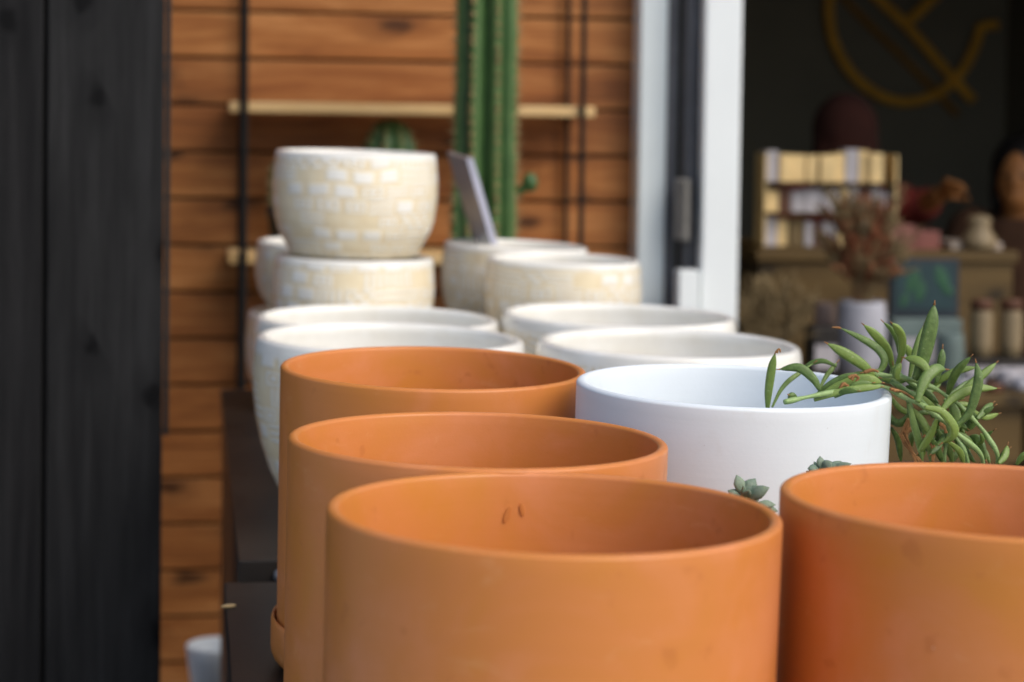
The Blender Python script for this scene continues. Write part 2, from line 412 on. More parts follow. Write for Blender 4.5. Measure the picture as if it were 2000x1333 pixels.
post("glazing_bead", 1341, 1364, VW-.12, .05, .02, 2.3, M['steel'], root)
post("seal", 1364.5, 1373.5, VW-.13, .05, .02, 2.3, M['gasket'], root)
z0 = PV(1340, 470, VW-.16)[1]; z1 = PV(1340, 350, VW-.16)[1]
h = post("hinge", 1326, 1351, VW-.165, .04, z0, z1, M['hinge'], root, .004)
bm = bmesh.new(); uu = PV(1338, 400, VW-.17)[0]
for k in range(3):
    a = z0+(z1-z0)*k/3+.002; b_ = z0+(z1-z0)*(k+1)/3-.002
    bmesh.ops.create_cone(bm, cap_ends=True, segments=20, radius1=.008, radius2=.008, depth=b_-a, matrix=Matrix.Translation(UV(uu, VW-.172, (a+b_)/2)-root.location))
obj("hinge_knuckle", bm, M['hinge'], h, auto=40)
z2 = PV(1350, 525, VW-.16)[1]
post("lower_plate", 1331, 1371, VW-.22, .05, .1, z2, M['alu'], root)
# ---------------------------------------------------------------- tables
TILT = R(0.9)
ZU, ZL = CAM_H-.535, CAM_H-.548
def corner_u(px, py, Y): return P(px, py, Y).dot(AU)
UL = P(465, 1110, 2.54).dot(AU)
vU0 = P(465, 1110, 2.54).dot(AV); vU1 = P(428, 770, 4.12).dot(AV)
def plinth(name, u0, u1, v0, v1, zt, label, bolt=False):
    root = empty(name, UV((u0+u1)/2, (v0+v1)/2, 0), label, "table", "black display tables")
    bm = bmesh.new(); ubox(bm, u0, u1, v0, v1, zt-.028, zt, .002, root.location); obj("tabletop", bm, M['black'], root, smooth=False)
    for i, bx in enumerate(((u0+.004, u0+.03, v0+.004, v1-.004), (u1-.03, u1-.004, v0+.004, v1-.004), (u0+.031, u1-.031, v1-.03, v1-.004))):
        bm = bmesh.new(); ubox(bm, *bx, 0.0, zt-.029, .002, root.location); obj("side_panel", bm, M['black'], root, smooth=False)
    bm = bmesh.new(); ubox(bm, u0+.031, u1-.031, v0+.01, v0+.03, zt-.10, zt-.029, .002, root.location); obj("front_rail", bm, M['black'], root, smooth=False)
    if bolt:
        bm = bmesh.new(); bmesh.ops.create_uvsphere(bm, u_segments=12, v_segments=8, radius=.008, matrix=Matrix.Translation(UV(u0+.05, v0-.001, zt-.018)-root.location))
        obj("bolt", bm, M['steel'], root)
    return root
plinth("display_table", UL, UL+1.02, vU0, vU1, ZU, "black painted display table carrying the patterned white bowls", True)
vL1 = P(430, 1152, 2.48).dot(AV); uL = P(430, 1152, 2.48).dot(AU)
plinth("display_table", uL+.004, uL+1.14, vL1-1.45, vL1, ZL, "black display table at the front carrying the terracotta and white planters")
# ---------------------------------------------------------------- pots
def cyl_profile(rad, h, t=.0085, lip=.004, base_round=.012):
    p = [(rad*.80, 0), (rad-base_round-.002, 0)]
    for k in range(1, 6):
        a = -math.pi/2+math.pi/2*k/5
        p.append((rad-base_round-.002+base_round*math.cos(a), base_round+base_round*math.sin(a)))
    p.append((rad-.002, h*.1)); 
    for k in range(1, 10): p.append((rad-.002+.002*(k/9), h*(.1+.86*k/9)))
    # rounded lip
    rr = t/2
    for k in range(0, 13):
        a = math.pi*k/12
        p.append((rad-rr+rr*math.cos(a), h-rr*.75+rr*.75*math.sin(a)))
    p.append((rad-t-.0008, h-.012))
    for k in range(1, 9): p.append((rad-t-.0012-.004*k/8, h-.012-(h-.035)*k/8))
    p.append((rad-t-.02, .012)); p.append((0.0001, .012))
    return p
def planter(name, mat, px, py, Y, D, zb, label, group, saucer=False, tilt=TILT, t=.0085, wob=.0025, seed=1, ry=0.0):
    c = P(px, py, Y); h = c.z-zb
    c.x -= h*math.tan(tilt); c.y += h*math.tan(ry); Y = c.y
    root = empty(name, (c.x, Y, zb), label, "planter", group, (ry, tilt, seed*1.7))
    if tilt:
        # compensate so the tilt about y survives the spin about z
        root.rotation_euler = (Matrix.Rotation(tilt, 3, 'Y') @ Matrix.Rotation(ry, 3, 'X') @ Matrix.Rotation(seed*1.7, 3, 'Z')).to_euler()
    bm = bmesh.new()
    z0 = .006 if saucer else 0
    prof = cyl_profile(D/2, h-z0, t)
    lathe(bm, prof, 160, z0=z0, wob=wob, seed=seed)
    obj("pot_body", bm, mat, root)
    if saucer:
        rs = D/2+.0035
        sp = [(rs-.028, 0)]
        for k in range(0, 7):
            a = -math.pi/2+math.pi/2*k/6
            sp.append((rs-.018+.018*math.cos(a), .018+.018*math.sin(a)))
        sp += [(rs, .044), (rs-.001, .0475), (rs-.0025, .048), (rs-.0032, .0465), (rs-.0036, .03), (rs-.006, .02), (rs-.02, .0055), (.001, .0055)]
        bm = bmesh.new(); lathe(bm, sp, 128, wob=.001, seed=seed); obj("saucer", bm, mat, root)
    return root
g1 = "terracotta planters on the front table"
front = planter("planter", M['terra'], 1082, 994, 1.42, .3025, ZL+.002, "empty terracotta planter nearest the camera, its inside marked by two small damp spots", g1, True, seed=1)
M['damp'] = simple("damp_clay", (.56, .19, .045), .6, .2)
bpy.context.view_layer.update(); fi = front.matrix_world.inverted()
for mx, my, sx, sy, an in ((991, 1006, .0022, .0065, .35), (1020, 996, .0018, .0050, -.15)):
    o_, d_ = fi @ ORG, fi.to_3x3() @ ray(mx, my)
    rr_ = .3025/2-.0108; a_ = d_.x**2+d_.y**2; b_ = 2*(o_.x*d_.x+o_.y*d_.y); c_ = o_.x**2+o_.y**2-rr_**2
    p_ = o_+d_*((-b_+math.sqrt(b_*b_-4*a_*c_))/(2*a_)); ang = math.atan2(p_.y, p_.x)
    bm = bmesh.new(); ellipsoid(bm, p_, (.00025, sx, sy), Matrix.Rotation(ang, 4, 'Z') @ Matrix.Rotation(an, 4, 'X'), 20, 14); obj("damp_spot", bm, M['damp'], front)
planter("planter", M['terra'], 934, 855, 1.71, .3035, ZL+.002, "terracotta planter with pale flecks inside, middle of the row of three", g1, True, seed=2)
planter("planter", M['terra'], 847, 716, 2.12, .3025, ZL+.002, "terracotta planter directly in front of the patterned white bowls, farthest of the row", g1, True, seed=3, ry=R(1.4))
planter("planter", M['terra'], 1955, 971, 1.47, .302, ZL+.002, "terracotta planter cut off by the right edge in front of the trailing plant", g1, True, seed=4)
planter("planter", M['white_pot'], 1432, 751, 1.98, .290, ZL+.002, "plain matt white cylindrical planter with green stems draped over its rim", None, True, tilt=TILT*1.4, t=.0095, wob=.001, seed=5, ry=R(.9))
# --- patterned bowls
def attr_bands(o, z_hi, z_lo, inner_from):
    """painted glaze zones: pattern between z_lo..z_hi on the outside, bare foot below"""
    me = o.data
    pa = me.attributes.new("pattern", 'FLOAT', 'POINT'); fo = me.attributes.new("foot", 'FLOAT', 'POINT')
    for i, v in enumerate(me.vertices):
        ring = i//96
        outside = ring < inner_from
        zz = v.co.z
        pa.data[i].value = (max(0, min(1, (z_hi-zz)/.006))) if outside else 0.0
        fo.data[i].value = (max(0, min(1, (z_lo-zz)/.03))) if outside else 0.0
def bowl(px, py, Y, D, zb, label, kind, seed, group="patterned white glazed bowls", tilt=TILT, h=None):
    c = P(px, py, Y); h = h or c.z-zb; r = D/2
    if kind == 'small':
        s = [(.70, 0), (.755, 0), (.775, .012), (.80, .06), (.86, .14), (.925, .24), (.965, .35), (.99, .48), (1.0, .60), (1.0, .70), (.99, .82), (.98, .92), (.97, .965)]
        t = .012
    else:
        s = [(.56, 0), (.62, 0), (.64, .012), (.70, .08), (.78, .18), (.86, .30), (.925, .44), (.97, .58), (.995, .72), (1.0, .82), (.995, .90), (.985, .955), (.98, .972)]
        t = .0155
    # densify
    prof = []
    for (a, b_), (c2, d) in zip(s, s[1:]):
        n = 4 if b_ > .01 else 1
        for k in range(n): prof.append(((a+(c2-a)*k/n)*r, (b_+(d-b_)*k/n)*h))
    rt = s[-1][0]*r; 
    for k in range(0, 11):
        a = math.pi*k/10
        prof.append((rt-t/2+t/2*math.cos(a), h*.972+(h*.028)*math.sin(a)))
    inner = len(prof)
    for (a, b_) in reversed(s[3:]):
        prof.append((max(.01, a*r-t-.0005), max(.014, b_*h-.004)))
    prof.append((.0002, .014))
    c.x -= h*math.tan(tilt)
    root = empty("bowl", (c.x, Y, zb), label, "bowl", group)
    root.rotation_euler = (Matrix.Rotation(tilt, 3, 'Y') @ Matrix.Rotation(R(.5), 3, 'X') @ Matrix.Rotation(seed*2.1, 3, 'Z')).to_euler()
    bm = bmesh.new(); lathe(bm, prof, 96, wob=.004, seed=seed)
    # one mesh bowl: bake into the root as its only part
    o = obj("bowl_body", bm, M['glaze'], root)
    attr_bands(o, h*(.955 if kind == 'small' else .93), h*.14, inner-8)
    return root
bowl(763, 657, 2.776, .352, ZU+.001, "large patterned white bowl just behind the back terracotta planter, at the left", 'big', 11)
bowl(738, 619, 3.18, .366, ZU+.001, "large patterned white bowl on the left between the nearest bowl and the stacked small bowls", 'big', 12)
bowl(1306, 668, 2.80, .350, ZU+.001, "large patterned white bowl directly behind the plain white planter", 'big', 13)
bowl(1209, 613, 3.20, .356, ZU+.001, "large patterned white bowl below the white door leaf, second in the right row", 'big', 14)
zF = P(691, 499, 3.49).z
bowl(693, 497, 3.49, .262, zF-.155, "small patterned white bowl with another small bowl standing on its rim", 'small', 21, h=.155)
bowl(696, 296, 3.49, .268, zF+.001, "small patterned white bowl on top of the stack, rim at eye level against the timber", 'small', 23)
bowl(693, 650, 3.49, .262, ZU+.001, "small patterned bowl at the bottom of the stack, almost hidden by the big bowls", 'small', 22, h=zF-.157-ZU)
zE = P(639, 470, 3.95).z
bowl(640, 470, 3.93, .262, zE-.128, "small patterned bowl at the back left, only its left side showing behind the stack", 'small', 24, h=.128)
bowl(640, 610, 3.93, .296, ZU+.001, "wide low patterned bowl under the back left small bowl, its edge peeping out left", 'small', 25, h=zE-.130-ZU)
zI = P(1100, 505, 3.58).z; zH = P(1007, 477, 3.84).z
bowl(1101, 505, 3.58, .263, zI-.150, "small patterned bowl on the right in front of the bluish door frame post", 'small', 26, h=.150)
bowl(1101, 640, 3.58, .262, ZU+.001, "small patterned bowl hidden beneath the bowl in front of the door frame", 'small', 27, h=zI-.152-ZU)
bowl(1008, 477, 3.84, .263, zH-.150, "small patterned bowl standing in front of the tall cactus, holding the tilted sign", 'small', 28, tilt=TILT*2.2, h=.150)
bowl(1008, 610, 3.84, .262, ZU+.001, "small patterned bowl hidden beneath the bowl in front of the cactus", 'small', 29, h=zH-.154-ZU)
# slanted sign card in the bowl
bm = bmesh.new()
q = [P(876, 297, 3.95), P(914, 309, 3.80), P(963, 478, 3.80), P(930, 478, 3.95)]
nrm = (q[1]-q[0]).cross(q[3]-q[0]).normalized()*.003
root = empty("sign_card", q[3], "slanted grey acrylic sign card sticking up in front of the tall cactus", "sign")
va = [bm.verts.new(p+nrm-q[3]) for p in q]; vb = [bm.verts.new(p-nrm-q[3]) for p in q]
bm.faces.new(va); bm.faces.new(vb[::-1])
for i in range(4): bm.faces.new((va[i], va[(i+1) % 4], vb[(i+1) % 4], vb[i])[::-1])
obj("panel", bm, M['acrylic'], root, smooth=False)
bm = bmesh.new(); e0, e1 = q[1]-q[3], q[2]-q[3]
ex = Vector((.009, 0, 0)); ey = Vector((0, -.006, 0))
vs = [bm.verts.new(p) for p in (e0+ey*.3-ex*.3, e0+ey*.3+ex, e1+ey*.3+ex, e1+ey*.3-ex*.3, e0+ey*1.6-ex*.3, e0+ey*1.6+ex, e1+ey*1.6+ex, e1+ey*1.6-ex*.3)]
for f in ((0, 1, 2, 3), (7, 6, 5, 4), (0, 4, 5, 1), (1, 5, 6, 2), (2, 6, 7, 3), (3, 7, 4, 0)): bm.faces.new([vs[i] for i in f])
obj("lit_edge_strip", bm, M['acrylic_lit'], root, smooth=False)
# wood flake on the front table
bm = bmesh.new(); p = P(447, 1184, 2.4); 
ellipsoid(bm, Vector((0, 0, 0)), (.0085, .005, .0018), Matrix.Rotation(.5, 4, 'Z'), 10, 6)
for v in bm.verts: v.co += Vector((random.uniform(-1, 1), random.uniform(-1, 1), 0))*.0012
dd = ray(447, 1184); tt = (ZL+.0018-CAM_H)/dd.z; pp = ORG+dd*tt
o = obj("wood_flake", bm, M['shelf_wood']); o.location = pp; tag(o, "tiny pale wood flake lying on the corner of the front black table", "flake")
# ---------------------------------------------------------------- rope shelf on the timber wall
sh_d = .20
VS = VW-.015-sh_d
u0 = PV(449, 210, VS)[0]; u1 = PV(1163, 222, VS)[0]
zs1 = PV(700, 212, VS)[1]; zs2 = PV(470, 505, VS)[1]
root = empty("rope_shelf", UV((u0+u1)/2, VS, zs2), "pale pine shelf of two boards hung on black cords against the timber wall", "shelf")
for zz in (zs1, zs2):
    bm = bmesh.new(); ubox(bm, u0, u1, VS, VS+sh_d, zz-.013, zz+.011, .004, root.location); obj("shelf_board", bm, M['shelf_wood'], root, smooth=False)
for px, r_ in ((477, .0085), (1137, .0062)):
    uu = PV(px, 210, VS)[0]
    for vv_, rr_ in ((VS-.008, r_), (VS+sh_d-.005, r_*.9)):
        bm = bmesh.new(); bmesh.ops.create_cone(bm, cap_ends=True, segments=16, radius1=rr_, radius2=rr_, depth=3.0-(zs2-.45), matrix=Matrix.Translation(UV(uu, vv_, (3.0+zs2-.45)/2)-root.location))
        obj("cord", bm, M['rope'], root, auto=40)
# ---------------------------------------------------------------- cacti
def cactus_body(bm, x, y, z0, z1, r, ribs, phase, taper=.0, dome=True, spines=None, rnd=random.Random(5), depth=.40):
    lay = bm.verts.layers.float.get("ridge") or bm.verts.layers.float.new("ridge")
    n = 60; seg = ribs*12; rings = []
    H = z1-z0
    for i in range(n+1):
        t = i/n; z = z0+H*t
        k = 1-taper*t
        if dome:
            dz = (z1-z)/(r*1.5)
            if dz < 1: k *= math.sqrt(max(0.0, 1-(1-dz)**2))*.98+.02
        ring = []
        for s in range(seg):
            a = 2*math.pi*s/seg+phase
            c = abs(math.cos(ribs*(a-phase)/2))
            rb_ = int((s+6)//12) % ribs
            rr = r*k*(1-depth*(1-c**1.0)*1.0)*(1+.022*math.sin(z*19+rb_*2.1)+.012*math.sin(z*157+rb_))
            ring.append(bm.verts.new((x+rr*math.cos(a), y+rr*math.sin(a), z)))
        rings.append(ring)
    for i in range(n):
        for s in range(seg):
            bm.faces.new((rings[i][s], rings[i][(s+1) % seg], rings[i+1][(s+1) % seg], rings[i+1][s]))
    for ring in rings:
        for s_, v_ in enumerate(ring): v_[lay] = abs(math.cos(ribs*(2*math.pi*s_/seg)/2))
    bm.faces.new(rings[-1]); bm.faces.new(rings[0][::-1])
    if spines is not None:
        z = z0+.01
        while z < z1-.004:
            t = (z-z0)/H; k = 1-taper*t
            dz = (z1-z)/(r*1.5)
            if dome and dz < 1: k *= math.sqrt(max(0, 1-(1-dz)**2))
            for j in range(ribs):
                a = phase+2*math.pi*j/ribs; rr = r*k
                zz = z+rnd.uniform(-.006, .006); rr *= rnd.uniform(.97, 1.02)
                c = Vector((x+rr*math.cos(a), y+rr*math.sin(a), zz))
                ellipsoid(spines, c, (.0048, .0048, .006), None, 6, 4)
                for q_ in range(6):
                    d = Vector((math.cos(a)+rnd.uniform(-.7, .7), math.sin(a)+rnd.uniform(-.7, .7), rnd.uniform(-.8, .8))).normalized()
                    tube(spines, [c, c+d*rnd.uniform(.010, .019)], lambda t: .0008*(1-t*.8), 3, n=1)
            z += .02
def small_pot(bm, r, h, z0=0.0, rb=.75):
    lathe(bm, [(r*rb-.004, z0), (r*rb, z0+.002), (r*.93, z0+h*.75), (r, z0+h*.76), (r, z0+h-.003), (r-.003, z0+h), (r-.007, z0+h-.003), (r-.010, z0+h*.85), (r*.6, z0+h*.8), (.001, z0+h*.82)], 48)
# tall cactus
c = P(948, 300, 4.42)
root = empty("tall_cactus", (c.x, c.y, 0), "tall dark green ribbed column cactus rising out of the top of the picture", "cactus")
bm = bmesh.new(); sp = bmesh.new()
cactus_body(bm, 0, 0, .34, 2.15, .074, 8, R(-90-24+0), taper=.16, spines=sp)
cb = obj("stem", bm, M['cactus'], root)
bm2 = bmesh.new()
pl = P(905, 480, 4.33)-root.location
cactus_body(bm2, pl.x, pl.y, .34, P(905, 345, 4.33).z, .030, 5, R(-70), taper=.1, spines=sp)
obj("side_stem", bm2, M['cactus'], root)
bm2 = bmesh.new()
pr = P(1035, 357, 4.40)-root.location
ellipsoid(bm2, pr, (.016, .016, .020), None, 14, 10)
tube(bm2, [pr+Vector((-.045, .01, -.03)), pr+Vector((-.02, .0, -.018)), pr], lambda t: .009, 8)
obj("offset_bud", bm2, M['cactus'], root)
obj("spines", sp, M['areole'], root)
bm = bmesh.new(); small_pot(bm, .16, .36); obj("pot", bm, M['black'], root)
# cacti on the lower shelf
def shelf_cactus(px, ptop, r, label, ribs, ph, v=None):
    v = v or VS+.09
    u_, ztop = PV(px, ptop, v); base = UV(u_, v, zs2+.0115)
    root = empty("potted_cactus", base, label, "cactus", "cacti on the rope shelf")
    hp = .10; bm = bmesh.new(); small_pot(bm, r*1.05+.004, hp); obj("pot", bm, M['black'], root)
    bm = bmesh.new(); sp = bmesh.new()
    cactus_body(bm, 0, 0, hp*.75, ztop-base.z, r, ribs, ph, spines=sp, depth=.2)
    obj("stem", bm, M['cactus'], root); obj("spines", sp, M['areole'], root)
shelf_cactus(763, 233, .062, "round topped green cactus peeping over the rim of the topmost bowl", 9, R(-100))
shelf_cactus(551, 308, .028, "thin green cactus tip just left of the topmost bowl", 7, R(-90))
# pot on the ground at lower left
c = P(428, 1258, 4.55)
root = empty("white_ground_pot", (c.x, c.y, 0), "small pale bluish white pot on the ground in the gap left of the tables", "planter")
bm = bmesh.new(); lathe(bm, [(.034, .001), (.044, .003), (.066, c.z*.85), (.070, c.z-.003), (.068, c.z), (.064, c.z-.004), (.046, .02), (.001, .02)], 64)
obj("pot_body", bm, M['white_pot'], root)
# ---------------------------------------------------------------- trailing succulent
L = [ # (points base->tip px, width px, depth)
 ([(1499, 800), (1501, 765), (1507, 722), (1514, 690)], 16, 1.93), ([(1508, 796), (1524, 764), (1540, 745), (1560, 730), (1590, 709)], 9, 1.95),
 ([(1601, 762), (1588, 740), (1560, 719), (1521, 722)], 17, 1.94), ([(1601, 760), (1612, 738), (1624, 722), (1635, 708)], 9, 1.96),
 ([(1634, 716), (1610, 706), (1590, 708), (1568, 718)], 10, 1.97), ([(1556, 782), (1548, 776), (1541, 772)], 16, 1.92),
 ([(1590, 778), (1615, 757), (1645, 740), (1682, 729)], 15, 1.95), ([(1606, 772), (1640, 756), (1690, 742), (1724, 748)], 22, 1.94),
 ([(1590, 782), (1640, 766), (1690, 758), (1722, 756)], 14, 1.92), ([(1640, 750), (1668, 735), (1700, 732), (1718, 738)], 14, 1.97),
 ([(1706, 734), (1686, 714), (1652, 692), (1615, 671)], 20, 1.955), ([(1704, 726), (1720, 723), (1727, 702), (1712, 680), (1680, 660), (1641, 641)], 15, 1.965),
 ([(1744, 722), (1738, 698), (1728, 676), (1707, 652), (1686, 634)], 17, 1.985), ([(1755, 690), (1753, 668), (1743, 647), (1725, 629)], 10, 2.0),
 ([(1751, 716), (1761, 690), (1761, 660), (1753, 643), (1741, 631)], 16, 1.97), ([(1786, 742), (1798, 718), (1810, 672), (1820, 628), (1825, 594)], 27, 1.95),
 ([(1776, 742), (1784, 702), (1794, 668), (1804, 636)], 13, 1.97), ([(1790, 715), (1778, 692), (1767, 672)], 15, 2.01),
 ([(1816, 736), (1805, 715), (1788, 704), (1766, 699)], 18, 1.94), ([(1828, 748), (1835, 720), (1839, 700), (1841, 680)], 15, 1.98),
 ([(1792, 786), (1800, 757), (1812, 734), (1830, 721), (1848, 722)], 22, 1.93), ([(1851, 772), (1858, 748), (1872, 722), (1897, 696)], 16, 1.96),
 ([(1824, 754), (1844, 738), (1872, 724), (1909, 718)], 14, 1.985), ([(1872, 768), (1898, 748), (1922, 730), (1947, 708)], 15, 1.985),
 ([(1838, 803), (1862, 778), (1900, 760), (1949, 759)], 18, 1.94), ([(1868, 832), (1892, 808), (1907, 765), (1911, 735), (1906, 707)], 18, 1.93),
 ([(1908, 818), (1918, 808), (1928, 797), (1940, 787)], 13, 1.96), ([(1774, 788), (1776, 812), (1756, 827), (1738, 816), (1728, 791)], 15, 1.955),
 ([(1806, 796), (1838, 804), (1861, 832), (1860, 852), (1840, 866)], 18, 1.92), ([(1776, 790), (1784, 825), (1794, 862), (1803, 903)], 14, 1.94),
 ([(1830, 818), (1820, 845), (1806, 868), (1793, 886)], 14, 1.925), ([(1783, 800), (1800, 822), (1816, 850)], 15, 1.97),
 ([(1856, 786), (1866, 808), (1872, 842)], 19, 1.955), ([(1741, 836), (1754, 862), (1760, 905)], 12, 1.97),
 ([(1817, 855), (1830, 876), (1842, 908)], 13, 1.95), ([(1916, 848), (1918, 862), (1900, 875)], 9, 1.95), ([(1888, 858), (1910, 860), (1926, 900)], 17, 1.99),
 ([(1950, 906), (1962, 892), (1968, 870)], 13, 1.95), ([(1948, 902), (1962, 884), (1972, 876)], 9, 1.96), ([(1985, 908), (1996, 893), (2010, 882)], 12, 1.95),
 ([(1756, 742), (1750, 730), (1760, 708)], 15, 1.95), ([(1762, 760), (1748, 742), (1744, 712)], 16, 1.985), ([(1735, 770), (1760, 800), (1800, 815)], 11, 1.97),
 ([(1700, 730), (1722, 738), (1745, 745), (1770, 746)], 13, 1.97), ([(1770, 756), (1800, 760), (1835, 790)], 14, 1.98), ([(1800, 830), (1812, 862), (1822, 905)], 12, 1.98),
 ([(1830, 840), (1850, 870), (1862, 905)], 14, 1.985), ([(1860, 850), (1880, 875), (1905, 905)], 13, 1.975), ([(1842, 800), (1828, 830), (1833, 860)], 14, 1.98),
 ([(1790, 770), (1815, 790), (1840, 822)], 13, 1.965), ([(1880, 800), (1872, 830), (1890, 860)], 12, 1.985), ([(1850, 862), (1874, 882), (1884, 910)], 12, 1.94),
 ([(1655, 768), (1672, 752), (1705, 748)], 13, 1.93), ([(1630, 776), (1652, 764), (1676, 764)], 12, 1.925),
]
root_p = P(1850, 1000, 2.0)
root = empty("trailing_succulent", (root_p.x, 2.0+.03, ZL+.002), "trailing green succulent with pickle shaped leaves spilling over the white planter rim", "plant")
RL = root.location.copy()
rn = random.Random(8)
for _ in range(34):                       # the finer leaves that fill the hanging clump
    bx = rn.uniform(1765, 1900); by = rn.uniform(755, 870)+(bx-1765)*.15
    a_ = rn.uniform(-.9, 2.6); ln_ = rn.uniform(38, 68)
    tx, ty = bx+math.cos(a_)*ln_, by+math.sin(a_)*ln_; k_ = rn.uniform(-12, 12)
    if tx < 1748: continue
    L.append(([(bx, by), ((bx+tx)/2-math.sin(a_)*k_, (by+ty)/2+math.cos(a_)*k_), (tx, ty)], rn.uniform(9, 13), rn.uniform(1.96, 2.03)))
def leaf_rad(rm):
    return lambda t: rm*((.42+.58*math.sin(t/.55*math.pi/2)) if t < .55 else max(.10, 1-((t-.55)/.45)**2.7))
for pts, wd, Y in L:
    rm = wd*1.1/2/F*Y
    n = len(pts); wp = []
    dy = rn.uniform(-.022, .022)
    for i, (x, y) in enumerate(pts):
        YY = Y+dy*(i/(n-1))
        wp.append(P(x, y, YY)-RL)
    lb = bmesh.new(); tb = bmesh.new()
    tube(lb, wp, leaf_rad(rm), 12, .95, .35, n=10)
    lo = obj('leaf', lb, M['leaf'], root)
    d = (wp[-1]-wp[-2]).normalized()
    tube(tb, [wp[-1]-d*.001, wp[-1]+d*rn.uniform(.002, .004)], lambda t: max(.0004, rm*.2*(1-t)), 6, n=2)
    obj('dry_tip', tb, M['dry'], lo)
for pts in ([(1517, 690), (1519, 684), (1523, 683), (1524, 689)], [(1641, 641), (1633, 640), (1625, 640)]):
    tb = bmesh.new(); tube(tb, [P(x, y, 1.935 if x < 1600 else 1.965)-RL for x, y in pts], lambda t: .0013*(1-.5*t), 6)
    obj("dry_tip", tb, M['dry'], root)
S = [([(1532, 786), (1572, 777), (1631, 766), (1697, 757), (1730, 757), (1770, 779), (1809, 797), (1869, 847), (1920, 903)], 12, (1.90, 1.91, 1.925, 1.945, 1.955, 1.95, 1.94, 1.93, 1.95)),
     ([(1705, 732), (1735, 734), (1763, 738), (1796, 748), (1829, 761), (1855, 778), (1872, 790), (1901, 820), (1928, 853), (1948, 905)], 12, (1.96,)*10),
     ([(1745, 722), (1775, 745), (1812, 772), (1836, 800), (1850, 840), (1842, 910)], 11, (1.975,)*6),
     ([(1740, 745), (1790, 775), (1830, 815), (1870, 860), (1890, 910)], 12, (1.965,)*5),
     ([(1760, 760), (1782, 800), (1806, 850), (1820, 910)], 10, (1.98,)*4)]
sb = bmesh.new()
for pts, wd, ys in S:
    ww = [P(x, y, Y)-RL for (x, y), Y in zip(pts, ys)]
    if pts[-1][1] > 900 : ww.append(Vector((ww[-1].x*.6, ww[-1].y*.5, .185)))
    tube(sb, ww, lambda t: wd/2/F*1.95*(.8+.2*math.sin(t*40)), 10, n=8)
obj("stems", sb, M['stem'], root)
db = bmesh.new()
for pts in ([(1775, 815), (1766, 847), (1780, 873), (1790, 905)], [(1760, 850), (1774, 872), (1800, 905)], [(1806, 850), (1822, 872), (1820, 905)], [(1743, 761), (1762, 764), (1783, 776)],
            [(1660, 740), (1668, 733), (1676, 740), (1668, 748)], [(1765, 845), (1780, 838), (1792, 852)], [(1832, 826), (1845, 832), (1846, 846)], [(1640, 762), (1646, 752), (1655, 756), (1650, 764)], [(1690, 728), (1700, 722), (1712, 724)]):
    for k in range(2):
        tube(db, [P(x+rn.uniform(-4, 4), y+rn.uniform(-3, 3), 1.93 if x < 1760 else 1.955)-RL for x, y in pts], lambda t: .0016*(1-.4*t), 6)
obj("dried_roots", db, M['dry'], root)
bm = bmesh.new(); small_pot(bm, .085, .21); obj("pot", bm, M['black'], root)
bm = bmesh.new(); bmesh.ops.create_cone(bm, cap_ends=True, segments=40, radius1=.073, radius2=.073, depth=.008, matrix=Matrix.Translation((0, 0, .185))); obj("soil", bm, M['soil'], root, smooth=False)
# ---------------------------------------------------------------- blue-green succulent between the planters
def jleaf(bm, base, d, ln, wd, th=.35):
    d = d.normalized(); up = Vector((.1, -.8, .6)); s = d.cross(up)
    if s.length < .1: s = Vector((1, 0, 0))
    s.normalize(); n = s.cross(d)
    m = Matrix((s, d, n)).transposed().to_4x4()
    tmp = bmesh.new(); bmesh.ops.create_uvsphere(tmp, u_segments=14, v_segments=10, radius=1)
    vm = {}
    for v in tmp.verts:
        x, y, z = v.co; t = (y+1)/2
        w_ = wd*(1 if t < .55 else 1-.35*((t-.55)/.45)**1.5)*(.55+.45*min(1, t*2))
        co = Vector((x*w_, t*ln, z*w_*th+.10*ln*math.sin(t*1.6)))
        if t > .97: co.y += ln*.06
        vm[v] = bm.verts.new(base+m.to_3x3() @ co)
    for f in tmp.faces: bm.faces.new([vm[v] for v in f.verts])
    tmp.free()
rp = P(1535, 1100, 1.72)
root = empty("small_succulent", (rp.x, 1.72, ZL+.002), "small blue green succulent peeping between the front planters before the white one", "plant")
bm = bmesh.new(); small_pot(bm, .055, .18); obj("pot", bm, M['terra'], root)
bm = bmesh.new(); ellipsoid(bm, Vector((0, 0, .150)), (.045, .045, .008)); obj("soil", bm, M['soil'], root)
rn = random.Random(3)
def sprig(cx, cy, Y, leaves, stem_from):
    c0 = P(cx, cy, Y)-root.location
    bm = bmesh.new()
    tube(bm, [Vector(stem_from), (Vector(stem_from)+c0)/2+Vector((0, 0, .012)), c0], lambda t: .0028, 8)
    so_ = obj("stem", bm, M['stem'], root)
    bm = bmesh.new()
    for (bx, by, tx, ty, wd, dy) in leaves:
        b0 = P(bx, by, Y)-root.location; t0 = P(tx, ty, Y+dy)-root.location
        jleaf(bm, b0, t0-b0, (t0-b0).length, wd*1.15/2/F*Y, .5)
    for k in range(10):
        a = k*2.4; zz = -.008-.005*k
        bb = c0.lerp(Vector(stem_from), k/14)
        jleaf(bm, bb, Vector((math.cos(a), math.sin(a), .35)), .016, .0055)
    obj("leaf_rosette", bm, M['jade'], root)
sprig(1452, 968, 1.70, [(1450, 966, 1438, 930, 22, .004), (1452, 968, 1474, 938, 26, .008), (1458, 974, 1503, 955, 26, -.008), (1448, 972, 1422, 960, 18, .002), (1450, 970, 1449, 948, 14, -.01),
                        (1462, 980, 1482, 975, 24, .0), (1452, 972, 1462, 955, 18, -.012), (1478, 984, 1512, 988, 16, .004), (1490, 990, 1515, 1000, 14, .01)], (-.02, -.01, .15))
